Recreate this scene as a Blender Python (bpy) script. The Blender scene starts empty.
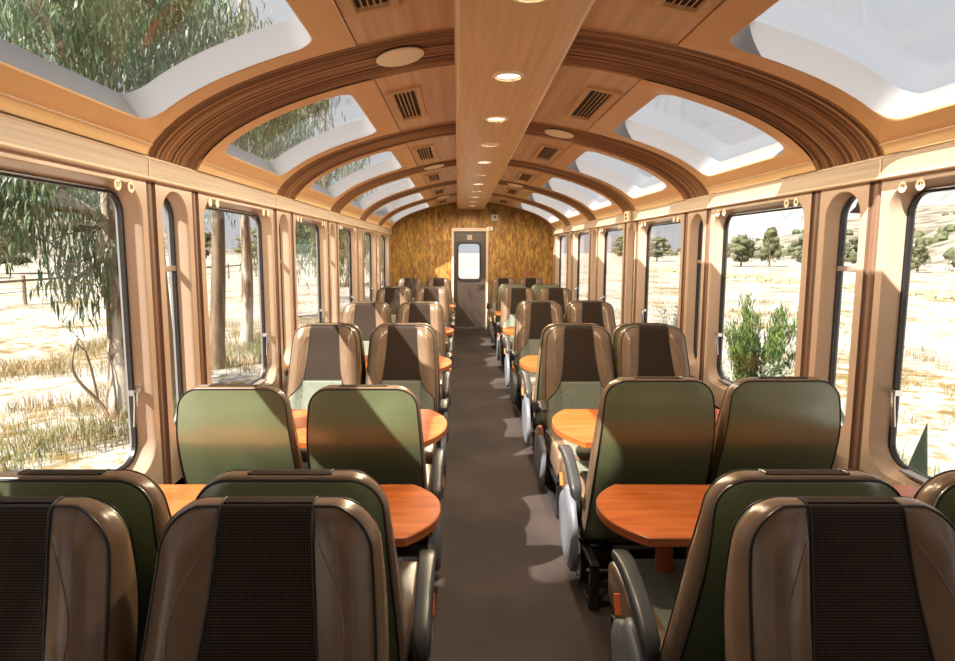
import bpy, bmesh, math, random
from mathutils import Vector, Matrix, noise
R = random.Random(7)
sc = bpy.context.scene
col = sc.collection
PI = math.pi
S = 1.12                      # model units -> metres, applied to everything at the end

# ------------------------------------------------------------------ materials
def new_mat(name):
    m = bpy.data.materials.new(name); m.use_nodes = True
    nt = m.node_tree; return m, nt, nt.nodes['Principled BSDF']
def N(nt, t, **kw):
    n = nt.nodes.new(t)
    for k, v in kw.items():
        if k in n.inputs: n.inputs[k].default_value = v
        else: setattr(n, k, v)
    return n
def coords(nt, scale=(1, 1, 1), rot=(0, 0, 0)):
    tc = N(nt, 'ShaderNodeTexCoord'); mp = N(nt, 'ShaderNodeMapping')
    mp.inputs['Scale'].default_value = scale; mp.inputs['Rotation'].default_value = rot
    nt.links.new(tc.outputs['Object'], mp.inputs['Vector']); return mp.outputs['Vector']
def ramp(nt, fac, stops):
    r = N(nt, 'ShaderNodeValToRGB'); e = r.color_ramp.elements
    while len(e) < len(stops): e.new(0.5)
    for el, (p, c) in zip(e, stops): el.position = p; el.color = (*c, 1)
    nt.links.new(fac, r.inputs['Fac']); return r.outputs['Color']
def bump(nt, b, h, strength=.2, dist=.01):
    n = N(nt, 'ShaderNodeBump', Strength=strength, Distance=dist)
    nt.links.new(h, n.inputs['Height']); nt.links.new(n.outputs['Normal'], b.inputs['Normal'])
def plain(name, c, rough=.5, metal=0, spec=.5, coat=0):
    m, nt, b = new_mat(name)
    b.inputs['Base Color'].default_value = (*c, 1); b.inputs['Roughness'].default_value = rough
    b.inputs['Metallic'].default_value = metal; b.inputs['Specular IOR Level'].default_value = spec
    b.inputs['Coat Weight'].default_value = coat; b.inputs['Coat Roughness'].default_value = .15
    return m
def mottled(name, c1, c2, scale=(3, 3, 3), rough=.5, detail=5, bs=0, bd=.002, lo=.3, hi=.7, spec=.5, metal=0):
    m, nt, b = new_mat(name)
    n = N(nt, 'ShaderNodeTexNoise', Scale=1.0, Detail=detail); nt.links.new(coords(nt, scale), n.inputs['Vector'])
    nt.links.new(ramp(nt, n.outputs['Fac'], [(lo, c1), (hi, c2)]), b.inputs['Base Color'])
    b.inputs['Roughness'].default_value = rough; b.inputs['Specular IOR Level'].default_value = spec; b.inputs['Metallic'].default_value = metal
    if bs: bump(nt, b, n.outputs['Fac'], bs, bd)
    return m
M = {}
M['wood'] = mottled('ceiling_wood', (.50, .31, .165), (.70, .46, .27), (26, 1.2, 26), .38, 6, .05, .001)
M['beam'] = mottled('beam_wood', (.60, .375, .185), (.76, .51, .27), (38, 1.4, 38), .33, 6)
M['rail'] = mottled('rail_wood', (.38, .29, .205), (.52, .405, .295), (60, 1.6, 60), .4, 6)
M['frame'] = mottled('skylight_frame', (.66, .385, .18), (.72, .44, .21), (2, 2, 2), .32)
M['cove'] = mottled('cove_wood', (.70, .46, .22), (.80, .56, .30), (30, 1.2, 30), .38, 6)
M['panel'] = mottled('wall_panel', (.49, .365, .27), (.54, .40, .30), (1.5, 1.5, 1.5), .18, 2)
M['reveal'] = plain('skylight_reveal', (.29, .285, .295), .35)
M['strip'] = mottled('pillar_strip', (.13, .07, .045), (.24, .14, .095), (90, 90, 1), .45)
M['lip'] = plain('rail_lip', (.70, .54, .38), .35)
M['gasket'] = plain('window_gasket', (.02, .017, .018), .35)
M['alu'] = plain('window_metal', (.48, .42, .38), .3, .6)
M['outer'] = plain('outer_skin', (.25, .23, .22), .5)
M['floor'] = mottled('carpet', (.028, .020, .019), (.054, .039, .036), (1.8, 1.8, 1.8), .8, 12, .0, lo=.35, hi=.65, spec=.25)
M['green'] = mottled('green_vinyl', (.125, .15, .075), (.15, .175, .09), (4, 4, 4), .30, 3, spec=1.0)
M['green'].node_tree.nodes['Principled BSDF'].inputs['Coat Weight'].default_value = 1
M['green'].node_tree.nodes['Principled BSDF'].inputs['Coat Roughness'].default_value = .24
M['tan'] = mottled('tan_leather', (.165, .105, .064), (.21, .138, .085), (9, 9, 9), .27, 4, .04, .001)
M['head'] = None
M['lower'] = mottled('grey_green_fabric', (.155, .175, .135), (.19, .21, .165), (40, 40, 40), .6, 4)
M['pipe'] = plain('black_piping', (.012, .012, .012), .4)
M['seam'] = plain('seam_thread', (.26, .18, .12), .6)
M['dark'] = plain('dark_metal', (.028, .027, .028), .4, .3)
M['arm'] = plain('armrest_plastic', (.045, .047, .05), .33)
M['shield'] = mottled('shield_plastic', (.14, .15, .175), (.19, .20, .225), (4, 4, 4), .4)
M['shieldpale'] = plain('shield_pale', (.42, .40, .37), .4)
M['button'] = plain('orange_button', (.75, .16, .04), .35)
M['cream'] = plain('cream_plastic', (.86, .74, .54), .4)
M['ventframe'] = plain('vent_frame', (.58, .35, .17), .35)
M['ventdark'] = plain('vent_dark', (.025, .018, .013), .7)
M['door'] = mottled('door_paint', (.055, .038, .032), (.072, .050, .041), (2, 2, 2), .4)
M['doortrim'] = plain('door_trim', (.62, .50, .38), .4)
M['chrome'] = plain('chrome', (.7, .7, .7), .15, 1)
M['white'] = plain('white_label', (.8, .78, .74), .5)
M['ink'] = plain('ink', (.08, .05, .04), .6)
M['red'] = plain('red_label', (.22, .06, .04), .5)

def mesh_cloth():
    m, nt, b = new_mat('mesh_headrest')
    tc = N(nt, 'ShaderNodeTexCoord'); sp = N(nt, 'ShaderNodeSeparateXYZ'); nt.links.new(tc.outputs['Object'], sp.inputs[0])
    def mul(a, k):
        n = N(nt, 'ShaderNodeMath', operation='MULTIPLY'); nt.links.new(a, n.inputs[0]); n.inputs[1].default_value = k; return n.outputs[0]
    def op(o, a, b_=None):
        n = N(nt, 'ShaderNodeMath', operation=o); nt.links.new(a, n.inputs[0])
        if b_ is not None: nt.links.new(b_, n.inputs[1])
        return n.outputs[0]
    u = op('ADD', sp.outputs['X'], sp.outputs['Z']); v = op('SUBTRACT', sp.outputs['X'], sp.outputs['Z'])
    f = 560
    h = op('MULTIPLY', op('SINE', mul(u, f)), op('SINE', mul(v, f)))
    n2 = N(nt, 'ShaderNodeMapRange'); n2.inputs['From Min'].default_value = -1; nt.links.new(h, n2.inputs['Value'])
    nt.links.new(ramp(nt, n2.outputs[0], [(.40, (.010, .0065, .005)), (.62, (.062, .040, .027))]), b.inputs['Base Color'])
    bump(nt, b, n2.outputs[0], .4, .002); b.inputs['Roughness'].default_value = .55; b.inputs['Specular IOR Level'].default_value = .12
    return m
M['head'] = mesh_cloth()

def rib_mat():
    m, nt, b = new_mat('rib_wood')
    n = N(nt, 'ShaderNodeTexNoise', Scale=1.0, Detail=6.0); nt.links.new(coords(nt, (.5, 95, .5)), n.inputs['Vector'])
    nt.links.new(ramp(nt, n.outputs['Fac'], [(.34, (.07, .030, .014)), (.5, (.20, .095, .042)), (.64, (.44, .25, .12))]), b.inputs['Base Color'])
    b.inputs['Roughness'].default_value = .38; return m
M['rib'] = rib_mat()

def table_mat():
    m, nt, b = new_mat('table_wood')
    n = N(nt, 'ShaderNodeTexNoise', Scale=1.0, Detail=6.0, Distortion=.6); nt.links.new(coords(nt, (3, 26, 26)), n.inputs['Vector'])
    nt.links.new(ramp(nt, n.outputs['Fac'], [(.3, (.40, .095, .022)), (.7, (.60, .17, .045))]), b.inputs['Base Color'])
    b.inputs['Roughness'].default_value = .25; return m
M['table'] = table_mat()
M['tableedge'] = mottled('table_edge', (.34, .085, .02), (.48, .14, .035), (3, 3, 60), .3)
M['post'] = mottled('table_post', (.26, .05, .018), (.36, .075, .028), (3, 3, 3), .3)

def endwall_mat():
    m, nt, b = new_mat('ochre_wallpaper')
    v = coords(nt, (16, 1, 5))
    n = N(nt, 'ShaderNodeTexNoise', Scale=1.0, Detail=10.0, Distortion=1.2); nt.links.new(v, n.inputs['Vector'])
    c1 = ramp(nt, n.outputs['Fac'], [(.33, (.20, .065, .02)), (.44, (.36, .14, .03)), (.5, (.28, .20, .05)), (.58, (.52, .26, .05)), (.7, (.62, .36, .10))])
    n2 = N(nt, 'ShaderNodeTexNoise', Scale=1.0, Detail=4.0); nt.links.new(coords(nt, (5, 1, 3)), n2.inputs['Vector'])
    c2 = ramp(nt, n2.outputs['Fac'], [(.4, (1, 1, 1)), (.62, (.82, .82, .6))])
    mx = N(nt, 'ShaderNodeMix', data_type='RGBA', blend_type='MULTIPLY'); mx.inputs['Factor'].default_value = 1
    nt.links.new(c1, mx.inputs['A']); nt.links.new(c2, mx.inputs['B']); nt.links.new(mx.outputs['Result'], b.inputs['Base Color'])
    b.inputs['Roughness'].default_value = .5; return m
M['endwall'] = endwall_mat()

def glass_mat(name, tint=(.98, .985, .985), refl=1.0):
    m = bpy.data.materials.new(name); m.use_nodes = True; nt = m.node_tree; nt.nodes.clear()
    o = nt.nodes.new('ShaderNodeOutputMaterial'); t = nt.nodes.new('ShaderNodeBsdfTransparent'); g = nt.nodes.new('ShaderNodeBsdfGlossy')
    mx = nt.nodes.new('ShaderNodeMixShader'); ge = nt.nodes.new('ShaderNodeNewGeometry')
    t.inputs['Color'].default_value = (*tint, 1); g.inputs['Roughness'].default_value = .01
    d = nt.nodes.new('ShaderNodeVectorMath'); d.operation = 'DOT_PRODUCT'
    nt.links.new(ge.outputs['Incoming'], d.inputs[0]); nt.links.new(ge.outputs['Normal'], d.inputs[1])
    def mth(op, a, b=None):
        n = nt.nodes.new('ShaderNodeMath'); n.operation = op
        for i, q in enumerate((a, b)):
            if q is None: continue
            if isinstance(q, (int, float)): n.inputs[i].default_value = q
            else: nt.links.new(q, n.inputs[i])
        return n.outputs[0]
    c = mth('ABSOLUTE', d.outputs['Value']); p = mth('POWER', mth('SUBTRACT', 1.0, c), 5.0)
    f = mth('MULTIPLY', mth('ADD', mth('MULTIPLY', p, .96), .04), refl)
    nt.links.new(f, mx.inputs[0])
    nt.links.new(t.outputs[0], mx.inputs[1]); nt.links.new(g.outputs[0], mx.inputs[2]); nt.links.new(mx.outputs[0], o.inputs[0])
    return m
M['glass'] = glass_mat('window_glass', refl=.55)
def emit(name, c, s):
    m, nt, b = new_mat(name); b.inputs['Emission Color'].default_value = (*c, 1); b.inputs['Emission Strength'].default_value = s
    b.inputs['Base Color'].default_value = (*c, 1); return m
M['lamp'] = emit('downlight_glow', (1, .86, .66), 1.2)
# outside
def ground_mat():
    m, nt, b = new_mat('dry_field')
    n = N(nt, 'ShaderNodeTexNoise', Scale=1.0, Detail=9.0, Roughness=.65); nt.links.new(coords(nt, (.28, .28, .28)), n.inputs['Vector'])
    n2 = N(nt, 'ShaderNodeTexNoise', Scale=1.0, Detail=8.0, Roughness=.7); nt.links.new(coords(nt, (3.2, 3.2, 3.2)), n2.inputs['Vector'])
    ad = N(nt, 'ShaderNodeMath', operation='ADD'); nt.links.new(n.outputs['Fac'], ad.inputs[0]); nt.links.new(n2.outputs['Fac'], ad.inputs[1])
    h = N(nt, 'ShaderNodeMath', operation='MULTIPLY'); h.inputs[1].default_value = .5; nt.links.new(ad.outputs[0], h.inputs[0])
    nt.links.new(ramp(nt, h.outputs[0], [(.40, (.17, .12, .045)), (.445, (.29, .22, .12)), (.48, (.36, .335, .30)), (.6, (.40, .385, .36))]), b.inputs['Base Color'])
    b.inputs['Roughness'].default_value = .95; b.inputs['Specular IOR Level'].default_value = .1
    return m
M['ground'] = ground_mat()
M['hill'] = mottled('hillside', (.11, .105, .07), (.33, .29, .25), (.05, .2, .8), .95, 9, lo=.35, hi=.62, spec=.1)
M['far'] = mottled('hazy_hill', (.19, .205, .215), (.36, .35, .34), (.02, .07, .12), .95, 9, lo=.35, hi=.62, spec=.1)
M['bark'] = mottled('pale_bark', (.14, .08, .045), (.46, .41, .35), (7, 7, .9), .8, 6, .3, .01, lo=.42, hi=.56)
M['barkdark'] = mottled('brown_bark', (.09, .055, .035), (.27, .19, .12), (9, 9, 1), .85, 6, .3, .01)
def leaf_mat(name, a, b_):
    m, nt, b = new_mat(name)
    n = N(nt, 'ShaderNodeTexNoise', Scale=1.0, Detail=3.0); nt.links.new(coords(nt, (2.5, 2.5, 2.5)), n.inputs['Vector'])
    c = ramp(nt, n.outputs['Fac'], [(.35, a), (.65, b_)]); nt.links.new(c, b.inputs['Base Color'])
    b.inputs['Roughness'].default_value = .5
    tr = nt.nodes.new('ShaderNodeBsdfTranslucent'); nt.links.new(c, tr.inputs['Color'])
    mx = nt.nodes.new('ShaderNodeMixShader'); mx.inputs[0].default_value = .35
    out = [x for x in nt.nodes if x.type == 'OUTPUT_MATERIAL'][0]
    nt.links.new(b.outputs[0], mx.inputs[1]); nt.links.new(tr.outputs[0], mx.inputs[2]); nt.links.new(mx.outputs[0], out.inputs[0])
    return m
M['leaf'] = leaf_mat('eucalyptus_leaf', (.06, .11, .055), (.17, .22, .11))
M['leafdry'] = leaf_mat('olive_leaf', (.13, .15, .075), (.28, .26, .13))
M['bush'] = leaf_mat('green_bush_leaf', (.06, .13, .03), (.18, .24, .06))
M['pale'] = leaf_mat('pale_shrub_leaf', (.20, .25, .17), (.42, .44, .36))
M['agave'] = leaf_mat('agave_leaf', (.26, .34, .26), (.42, .50, .40))
M['grassdry'] = leaf_mat('dry_grass', (.28, .21, .09), (.45, .37, .20))
M['grassgreen'] = leaf_mat('green_grass', (.12, .16, .045), (.26, .27, .10))
M['fartree'] = mottled('far_tree', (.055, .07, .035), (.16, .165, .095), (1.2, 1.2, 1.2), .9, 5, spec=.1)
M['brush'] = mottled('far_brush', (.30, .27, .14), (.50, .42, .24), (1, 1, 1), .9, 5, spec=.1)

# ------------------------------------------------------------------ builders
class MB:
    def __init__(s): s.v = []; s.f = []; s.m = []
    def add(s, vs, fs, mi=0):
        o = len(s.v); s.v += [tuple(v) for v in vs]; s.f += [tuple(i + o for i in f) for f in fs]; s.m += [mi] * len(fs)
    def loft(s, loops, mi=0, closed=True, mis=None, flip=False):
        n = len(loops[0]); o = len(s.v)
        for L in loops: s.v += [tuple(p) for p in L]
        for j in range(len(loops) - 1):
            for i in range(n if closed else n - 1):
                k = (i + 1) % n; f = (o + j * n + i, o + j * n + k, o + (j + 1) * n + k, o + (j + 1) * n + i)
                s.f.append(f[::-1] if flip else f); s.m.append(mis[j] if mis else mi)
    def cap(s, loop, mi=0): s.add(loop, [tuple(range(len(loop)))], mi)
    def box(s, x0, x1, y0, y1, z0, z1, mi=0):
        vs = [(x, y, z) for x in (x0, x1) for y in (y0, y1) for z in (z0, z1)]
        s.add(vs, [(0, 1, 3, 2), (4, 6, 7, 5), (0, 4, 5, 1), (2, 3, 7, 6), (0, 2, 6, 4), (1, 5, 7, 3)], mi)
    def tube(s, pts, r, n=8, mi=0, caps=True, rs=None):
        pts = [Vector(p) for p in pts]; loops = []
        up = None
        for i, p in enumerate(pts):
            t = (pts[min(i + 1, len(pts) - 1)] - pts[max(i - 1, 0)]).normalized()
            if up is None:
                up = t.orthogonal().normalized()
            a = (up - t * up.dot(t)).normalized(); up = a; b = t.cross(a)
            rr = rs[i] if rs else r
            loops.append([p + (a * math.cos(2 * PI * k / n) + b * math.sin(2 * PI * k / n)) * rr for k in range(n)])
        s.loft(loops, mi)
        if caps: s.cap(loops[0][::-1], mi); s.cap(loops[-1], mi)
    def build(s, name, mats, parent=None, smooth=True, recalc=True, angle=40, bevel=0):
        me = bpy.data.meshes.new(name); me.from_pydata(s.v, [], s.f)
        if not isinstance(mats, (list, tuple)): mats = [mats]
        for m in mats: me.materials.append(m)
        me.polygons.foreach_set('material_index', s.m)
        bm = bmesh.new(); bm.from_mesh(me)
        if recalc:
            bmesh.ops.remove_doubles(bm, verts=bm.verts, dist=1e-5)
            bmesh.ops.recalc_face_normals(bm, faces=bm.faces)
        if bevel:
            es = [e for e in bm.edges if len(e.link_faces) == 2 and e.calc_face_angle(0) > .6]
            bmesh.ops.bevel(bm, geom=es, offset=bevel, segments=3, affect='EDGES', profile=.5)
        bm.to_mesh(me); bm.free()
        if smooth: me.shade_smooth() if hasattr(me, 'shade_smooth') else None
        if smooth and angle:
            try: me.set_sharp_from_angle(angle=math.radians(angle))
            except Exception: pass
        o = bpy.data.objects.new(name, me); col.objects.link(o)
        if parent: o.parent = parent
        return o
def tag(o, label=None, cat=None, group=None, kind=None):
    if label: o['label'] = label
    if cat: o['category'] = cat
    if group: o['group'] = group
    if kind: o['kind'] = kind
    return o
def empty(name, loc=(0, 0, 0), rz=0):
    o = bpy.data.objects.new(name, None); col.objects.link(o); o.location = loc; o.rotation_euler = (0, 0, rz)
    o.empty_display_size = .1; return o
def copy_tree(o, parent=None):
    c = o.copy(); col.objects.link(c); c.parent = parent
    for ch in list(o.children): copy_tree(ch, c)
    return c
def rrect(cx, cy, hw, hh, r, nc=8, ns=10):
    pts = []
    cs = [(cx + hw - r, cy + hh - r, 0), (cx - hw + r, cy + hh - r, PI / 2), (cx - hw + r, cy - hh + r, PI), (cx + hw - r, cy - hh + r, 1.5 * PI)]
    for k, (x, y, a) in enumerate(cs):
        for i in range(nc + 1):
            t = a + PI / 2 * i / nc; pts.append((x + r * math.cos(t), y + r * math.sin(t)))
        nx, ny, na = cs[(k + 1) % 4]; e = (nx + r * math.cos(na), ny + r * math.sin(na)); b = pts[-1]
        for i in range(1, ns): pts.append((b[0] + (e[0] - b[0]) * i / ns, b[1] + (e[1] - b[1]) * i / ns))
    return pts
def lerp(a, b, t): return a + (b - a) * t
def sstep(a, b, x):
    t = max(0, min(1, (x - a) / (b - a))); return t * t * (3 - 2 * t)

# ------------------------------------------------------------------ carriage constants
P = 1.563; C0 = 2.47
CS = [C0 + P * k for k in range(-3, 5)]          # rib centres, -2.18 .. 8.74
Y0, Y1 = -2.4, 10.45
XW, XR, XG, XO = 1.435, 1.40, 1.505, 1.527
ZR0, ZR1 = 1.685, 1.775
RH = .213                                        # rib half width

# ------------------------------------------------------------------ walls
def wall(side):
    w = MB()
    X = lambda x: side * x
    def sheet(y0, y1, z0, z1, x=XW, mi=0): w.add([(X(x), y0, z0), (X(x), y1, z0), (X(x), y1, z1), (X(x), y0, z1)], [(0, 1, 2, 3)], mi)
    def hole(yc, hy, z0, z1, r, py0, py1, inset):
        zc, hz = (z0 + z1) / 2, (z1 - z0) / 2
        pyc, phy = (py0 + py1) / 2, (py1 - py0) / 2
        pz0, pz1 = .42, ZR0 + .05
        outer = rrect(pyc, (pz0 + pz1) / 2, phy, (pz1 - pz0) / 2, .001)
        def L(x, ins): return [(X(x), a, b) for a, b in rrect(yc, zc, hy - ins, hz - ins, max(r - ins, .01))]
        w.loft([[(X(XW), a, b) for a, b in outer], L(XW, 0), L(XW + .004, .003), L(XW + .012, .006), L(XG - .015, inset * .8), L(XG - .004, inset), L(XG + .012, inset)], 0)
        w.loft([L(XG + .012, inset), L(XO, inset)], 3)
        w.loft([L(XO, inset), [(X(XO), a, b) for a, b in rrect(pyc, (pz0 + pz1) / 2, phy, (pz1 - pz0) / 2, .001)]], 3)
    for k, c in enumerate(CS):
        c4 = c + .083
        hole(c4, .117, .60, 1.665, .115, c4 - .16, c4 + .16, .014)
        for a in (c4 - .23, c4 + .16):             # dark fluted strips between the panels
            w.add([(X(x), y, z) for z in (.42, ZR0 + .05) for x, y in ((XW, a), (XW + .012, a + .004), (XW + .012, a + .020), (XW + .004, a + .028), (XW + .004, a + .042), (XW + .012, a + .050), (XW + .012, a + .066), (XW, a + .07))],
                  [(i, i + 1, i + 9, i + 8) for i in range(7)], 1)
            w.add([(X(XO), a, .42), (X(XO), a + .07, .42), (X(XO), a + .07, ZR0 + .05), (X(XO), a, ZR0 + .05)], [(0, 1, 2, 3)], 3)
        y1 = (CS[k + 1] + .083 - .23) if k + 1 < len(CS) else Y1
        y0 = c4 + .23
        yc = c4 + .787
        hole(yc, .51, .55, 1.665, .115, y0, y1, .026)
    ys = CS[0] + .083 - .23
    for z0, z1 in ((0, .42), (ZR0 + .05, 1.9)):
        sheet(Y0, Y1, z0, z1); sheet(Y0, Y1, z0, z1, XO, 3)
    sheet(Y0, ys, .42, ZR0 + .05); sheet(Y0, ys, .42, ZR0 + .05, XO, 3)
    # heater duct box along the foot of the wall
    w.box(*sorted((X(1.34), X(XW))), Y0 + .02, Y1 - .02, .0, .13, 2)
    o = w.build('wall_' + ('left' if side < 0 else 'right'), [M['panel'], M['strip'], M['panel'], M['outer']])
    o['kind'] = 'structure'
    return o
wall(-1); wall(1)

wn = [0]
def window(side, yc, hy, z0, z1, r, big, latch):
    wn[0] += 1
    X = lambda x: side * x
    root = empty('window_%d' % wn[0], (X(XG), yc, z0)); root['kind'] = 'structure'
    zc, hz = (z0 + z1) / 2, (z1 - z0) / 2
    def L(x, ins): return [(X(x) - X(XG), a - yc, b - z0) for a, b in rrect(yc, zc, hy - ins, hz - ins, max(r - ins, .01))]
    g = MB(); gw = .011 if big else .009
    g.loft([L(XG - .004, 0), L(XG - .012, .002), L(XG - .012, gw * .35), L(XG - .004, gw * .45), L(XG - .010, gw * .6), L(XG - .008, gw), L(XG + .008, gw), L(XG + .01, 0), L(XG - .004, 0)], 0)
    g.build('window_gasket', M['gasket'], root)
    p = MB(); a, b = L(XG, gw), L(XG + .006, gw)
    p.cap(a); p.cap(b); p.loft([a, b]); p.build('pane', M['glass'], root, smooth=False)
    if not big:
        m = MB(); zz = 1.333 - z0
        m.box(*sorted((X(-.012), X(.008))), -hy + .004, hy - .004, zz - .012, zz + .012)
        m.build('crossbar', M['alu'], root, bevel=.003)
    if big:
        m = MB()                                        # metal sill inside the lower edge
        m.box(*sorted((X(-.05), X(-.006))), -hy + .12, hy - .12, .0, .008)
        m.build('sill', M['alu'], root)
    if latch:
        m = MB(); yy = hy - .01; zz = .285
        m.box(*sorted((X(-.035), X(-.008))), yy - .04, yy + .012, zz - .01, zz + .012)
        m.tube([(X(-.036), yy - .03, zz), (X(-.040), yy - .04, zz - .05), (X(-.036), yy - .045, zz - .13)], .008, 8)
        m.build('latch', M['chrome'], root)
for side in (-1, 1):
    for k, c in enumerate(CS):
        c4 = c + .083
        window(side, c4, .117 - .014, .614, 1.651, .10, False, False)
        window(side, c4 + .787, .51 - .026, .58, 1.635, .085, True, True)

# cant rails
def rail(side):
    m = MB(); X = lambda x: side * x
    prof = [(XW + .01, ZR0), (XR + .004, ZR0), (XR, ZR0 + .004), (XR, ZR0 + .010), (XR + .004, ZR0 + .012), (XR + .004, ZR1 - .012), (XR, ZR1 - .010), (XR, ZR1 - .003), (XR + .004, ZR1), (XW + .03, ZR1 + .004)]
    loops = [[(X(x), y, z) for x, z in prof] for y in (Y0, Y1 - .12)]
    m.loft(loops, 0, closed=False)
    mi = []
    for i in range(len(prof) - 1): mi.append(1 if i in (0, 1, 2, 3, 5, 6, 7) else 0)
    m.m = mi
    m.cap(loops[1], 1)
    m2 = [m.box(*sorted((X(XR + .006), X(XR + .001))), c - .18, c - .172, ZR0 + .012, ZR1 - .012, 1) for c in CS]
    o = m.build('trim_%d' % (1 if side < 0 else 2), [M['rail'], M['lip']], angle=30); o['kind'] = 'structure'
rail(-1); rail(1)

# ------------------------------------------------------------------ ceiling
PX = [0, .12, .25, .40, .53, .65, .75, .85, .93, 1.0, 1.08, 1.16, 1.23, 1.29, 1.335, 1.368, 1.39, 1.40]
PZ = [2.243, 2.242, 2.236, 2.215, 2.189, 2.162, 2.136, 2.107, 2.081, 2.056, 2.024, 1.986, 1.946, 1.904, 1.865, 1.830, 1.800, 1.775]
SL = [0]
for i in range(1, len(PX)): SL.append(SL[-1] + math.hypot(PX[i] - PX[i - 1], PZ[i] - PZ[i - 1]))
def at_s(s, off=0):
    s = max(0, min(s, SL[-1]))
    def pt(q):
        q = max(0, min(q, SL[-1]))
        for i in range(1, len(SL)):
            if q <= SL[i] + 1e-9:
                t = (q - SL[i - 1]) / (SL[i] - SL[i - 1]); return Vector((lerp(PX[i - 1], PX[i], t), lerp(PZ[i - 1], PZ[i], t)))
        return Vector((PX[-1], PZ[-1]))
    p = pt(s); a, b = pt(s - .04), pt(s + .04); t = (b - a).normalized(); n = Vector((-t.y, t.x))
    if n.y < 0: n = -n
    if s < .02: n = Vector((0, 1))
    return p + n * off
def s_of_x(x):
    for i in range(1, len(PX)):
        if x <= PX[i]: return lerp(SL[i - 1], SL[i], (x - PX[i - 1]) / (PX[i] - PX[i - 1]))
    return SL[-1]
SA, SB = s_of_x(.595), s_of_x(1.378)             # skylight frame panel limits
HA, HB = s_of_x(.715), s_of_x(1.328)               # skylight opening limits
SE = SL[-1]
PROUD = -.012
OUT = .095
def pt3(side, s, y, off): q = at_s(s, off); return (side * q.x, y, q.y)
bays = [(CS[k] + RH, CS[k + 1] - RH) for k in range(len(CS) - 1)] + [(CS[-1] + RH, CS[-1] + P - RH)]
cm = MB()
for side in (-1, 1):
    def strip(s0, s1, y0, y1, off, mi, n=10, off2=None):
        ss = [lerp(s0, s1, i / n) for i in range(n + 1)]
        cm.loft([[pt3(side, s, y, off) for s in ss] for y in (y0, y1)], mi, closed=False)
    for (a, b) in bays:
        e0, e1 = a - .004, b + .004
        strip(0, SA - .004, a, b, PROUD * .5, 0)
        yc, hy = (a + b) / 2, (b - a) / 2
        sc_, hs = (HA + HB) / 2, (HB - HA) / 2
        def L(off, ins, r=.085): return [pt3(side, s, y, off) for s, y in rrect(sc_, yc, hs - ins, .478 - ins, r - ins * .5, 8, 12)]
        outl = lambda off, g=0: [pt3(side, s, y, off) for s, y in rrect((SA + SB) / 2, yc, (SB - SA) / 2 - g, hy - g, .004, 8, 12)]
        mid = [pt3(side, lerp(p[0], q[0], .5), lerp(p[1], q[1], .5), PROUD) for p, q in zip(rrect((SA + SB) / 2, yc, (SB - SA) / 2, hy, .004, 8, 12), rrect(sc_, yc, hs, .478, .085, 8, 12))]
        cm.loft([outl(.006), outl(PROUD + .003), outl(PROUD, .004), mid, L(PROUD, .0), L(PROUD + .004, .005)], 1)
        cm.loft([L(PROUD + .004, .005), L(.02, .007), L(.06, .010), L(OUT, .014)], 2)
        om = [pt3(side, s, y, OUT) for s, y in rrect(SE / 2 + .15, yc, SE / 2 - .15, hy, .004, 8, 12)]
        cm.loft([L(OUT, .014), om], 3)
        strip(0, .31, a, b, OUT, 3)
        # cove strip above the cant rail with a raised bead line along its top
        strip(SB + .003, SE, a, b, PROUD, 4)
        cm.loft([[pt3(side, SB + q, y, o_) for q, o_ in ((-.002, 0), (-.002, PROUD - .004), (.004, PROUD - .004), (.006, 0))] for y in (a, b)], 5, closed=False)
        for y in (a, b):                              # panel end lips beside the rib
            cm.loft([[pt3(side, s, y, o_) for s in [lerp(0, SE, i / 24) for i in range(25)]] for o_ in (PROUD, .012)], 1, closed=False)
    ribz = [(c - RH, c + RH) for c in CS] + [(bays[-1][1], Y1)]
    for (a, b) in ribz: strip(0, SE, a, b, OUT, 3, 20)
    strip(0, SE, Y0, bays[0][0] - 2 * RH, 0, 0, 20)
co = cm.build('ceiling', [M['wood'], M['frame'], M['reveal'], M['outer'], M['cove'], M['lip']], recalc=True, angle=35)
co['kind'] = 'structure'
# skylight glass
for side in (-1, 1):
    for (a, b) in bays:
        wn[0] += 1
        yc = (a + b) / 2; sc_, hs = (HA + HB) / 2, (HB - HA) / 2
        m = MB(); ns, ny = 8, 6
        for off in (OUT + .001, OUT + .007):
            m.loft([[pt3(side, lerp(sc_ - hs - .0, sc_ + hs + .0, i / ns), lerp(yc - .485, yc + .485, j / ny), off) for i in range(ns + 1)] for j in range(ny + 1)], 0, closed=False)
        o = m.build('window_%d' % wn[0], M['glass'], smooth=True, angle=60); o['kind'] = 'structure'
# fluted ribs
tn = [2]
def trim_name(): tn[0] += 1; return 'trim_%d' % tn[0]
for (a, b) in [(c - RH, c + RH) for c in CS] + [(bays[-1][1], Y1)]:
    m = MB(); nf = max(4, round((b - a) / .034)); prof = []
    for i in range(nf * 6 + 1):
        t = i / (nf * 6); ph = (t * nf) % 1
        prof.append((lerp(a, b, t), .004 - .013 * math.sin(PI * ph) ** .7))
    nS = 40
    ss = [lerp(SE, 0, i / nS) for i in range(nS + 1)]
    rows = [[pt3(-1, s, y, o_) for y, o_ in prof] for s in ss] + [[pt3(1, s, y, o_) for y, o_ in prof] for s in ss[::-1][1:]]
    m.loft(rows, 0, closed=False)
    o = m.build(trim_name(), M['rib'], angle=60); o['kind'] = 'structure'
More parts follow.
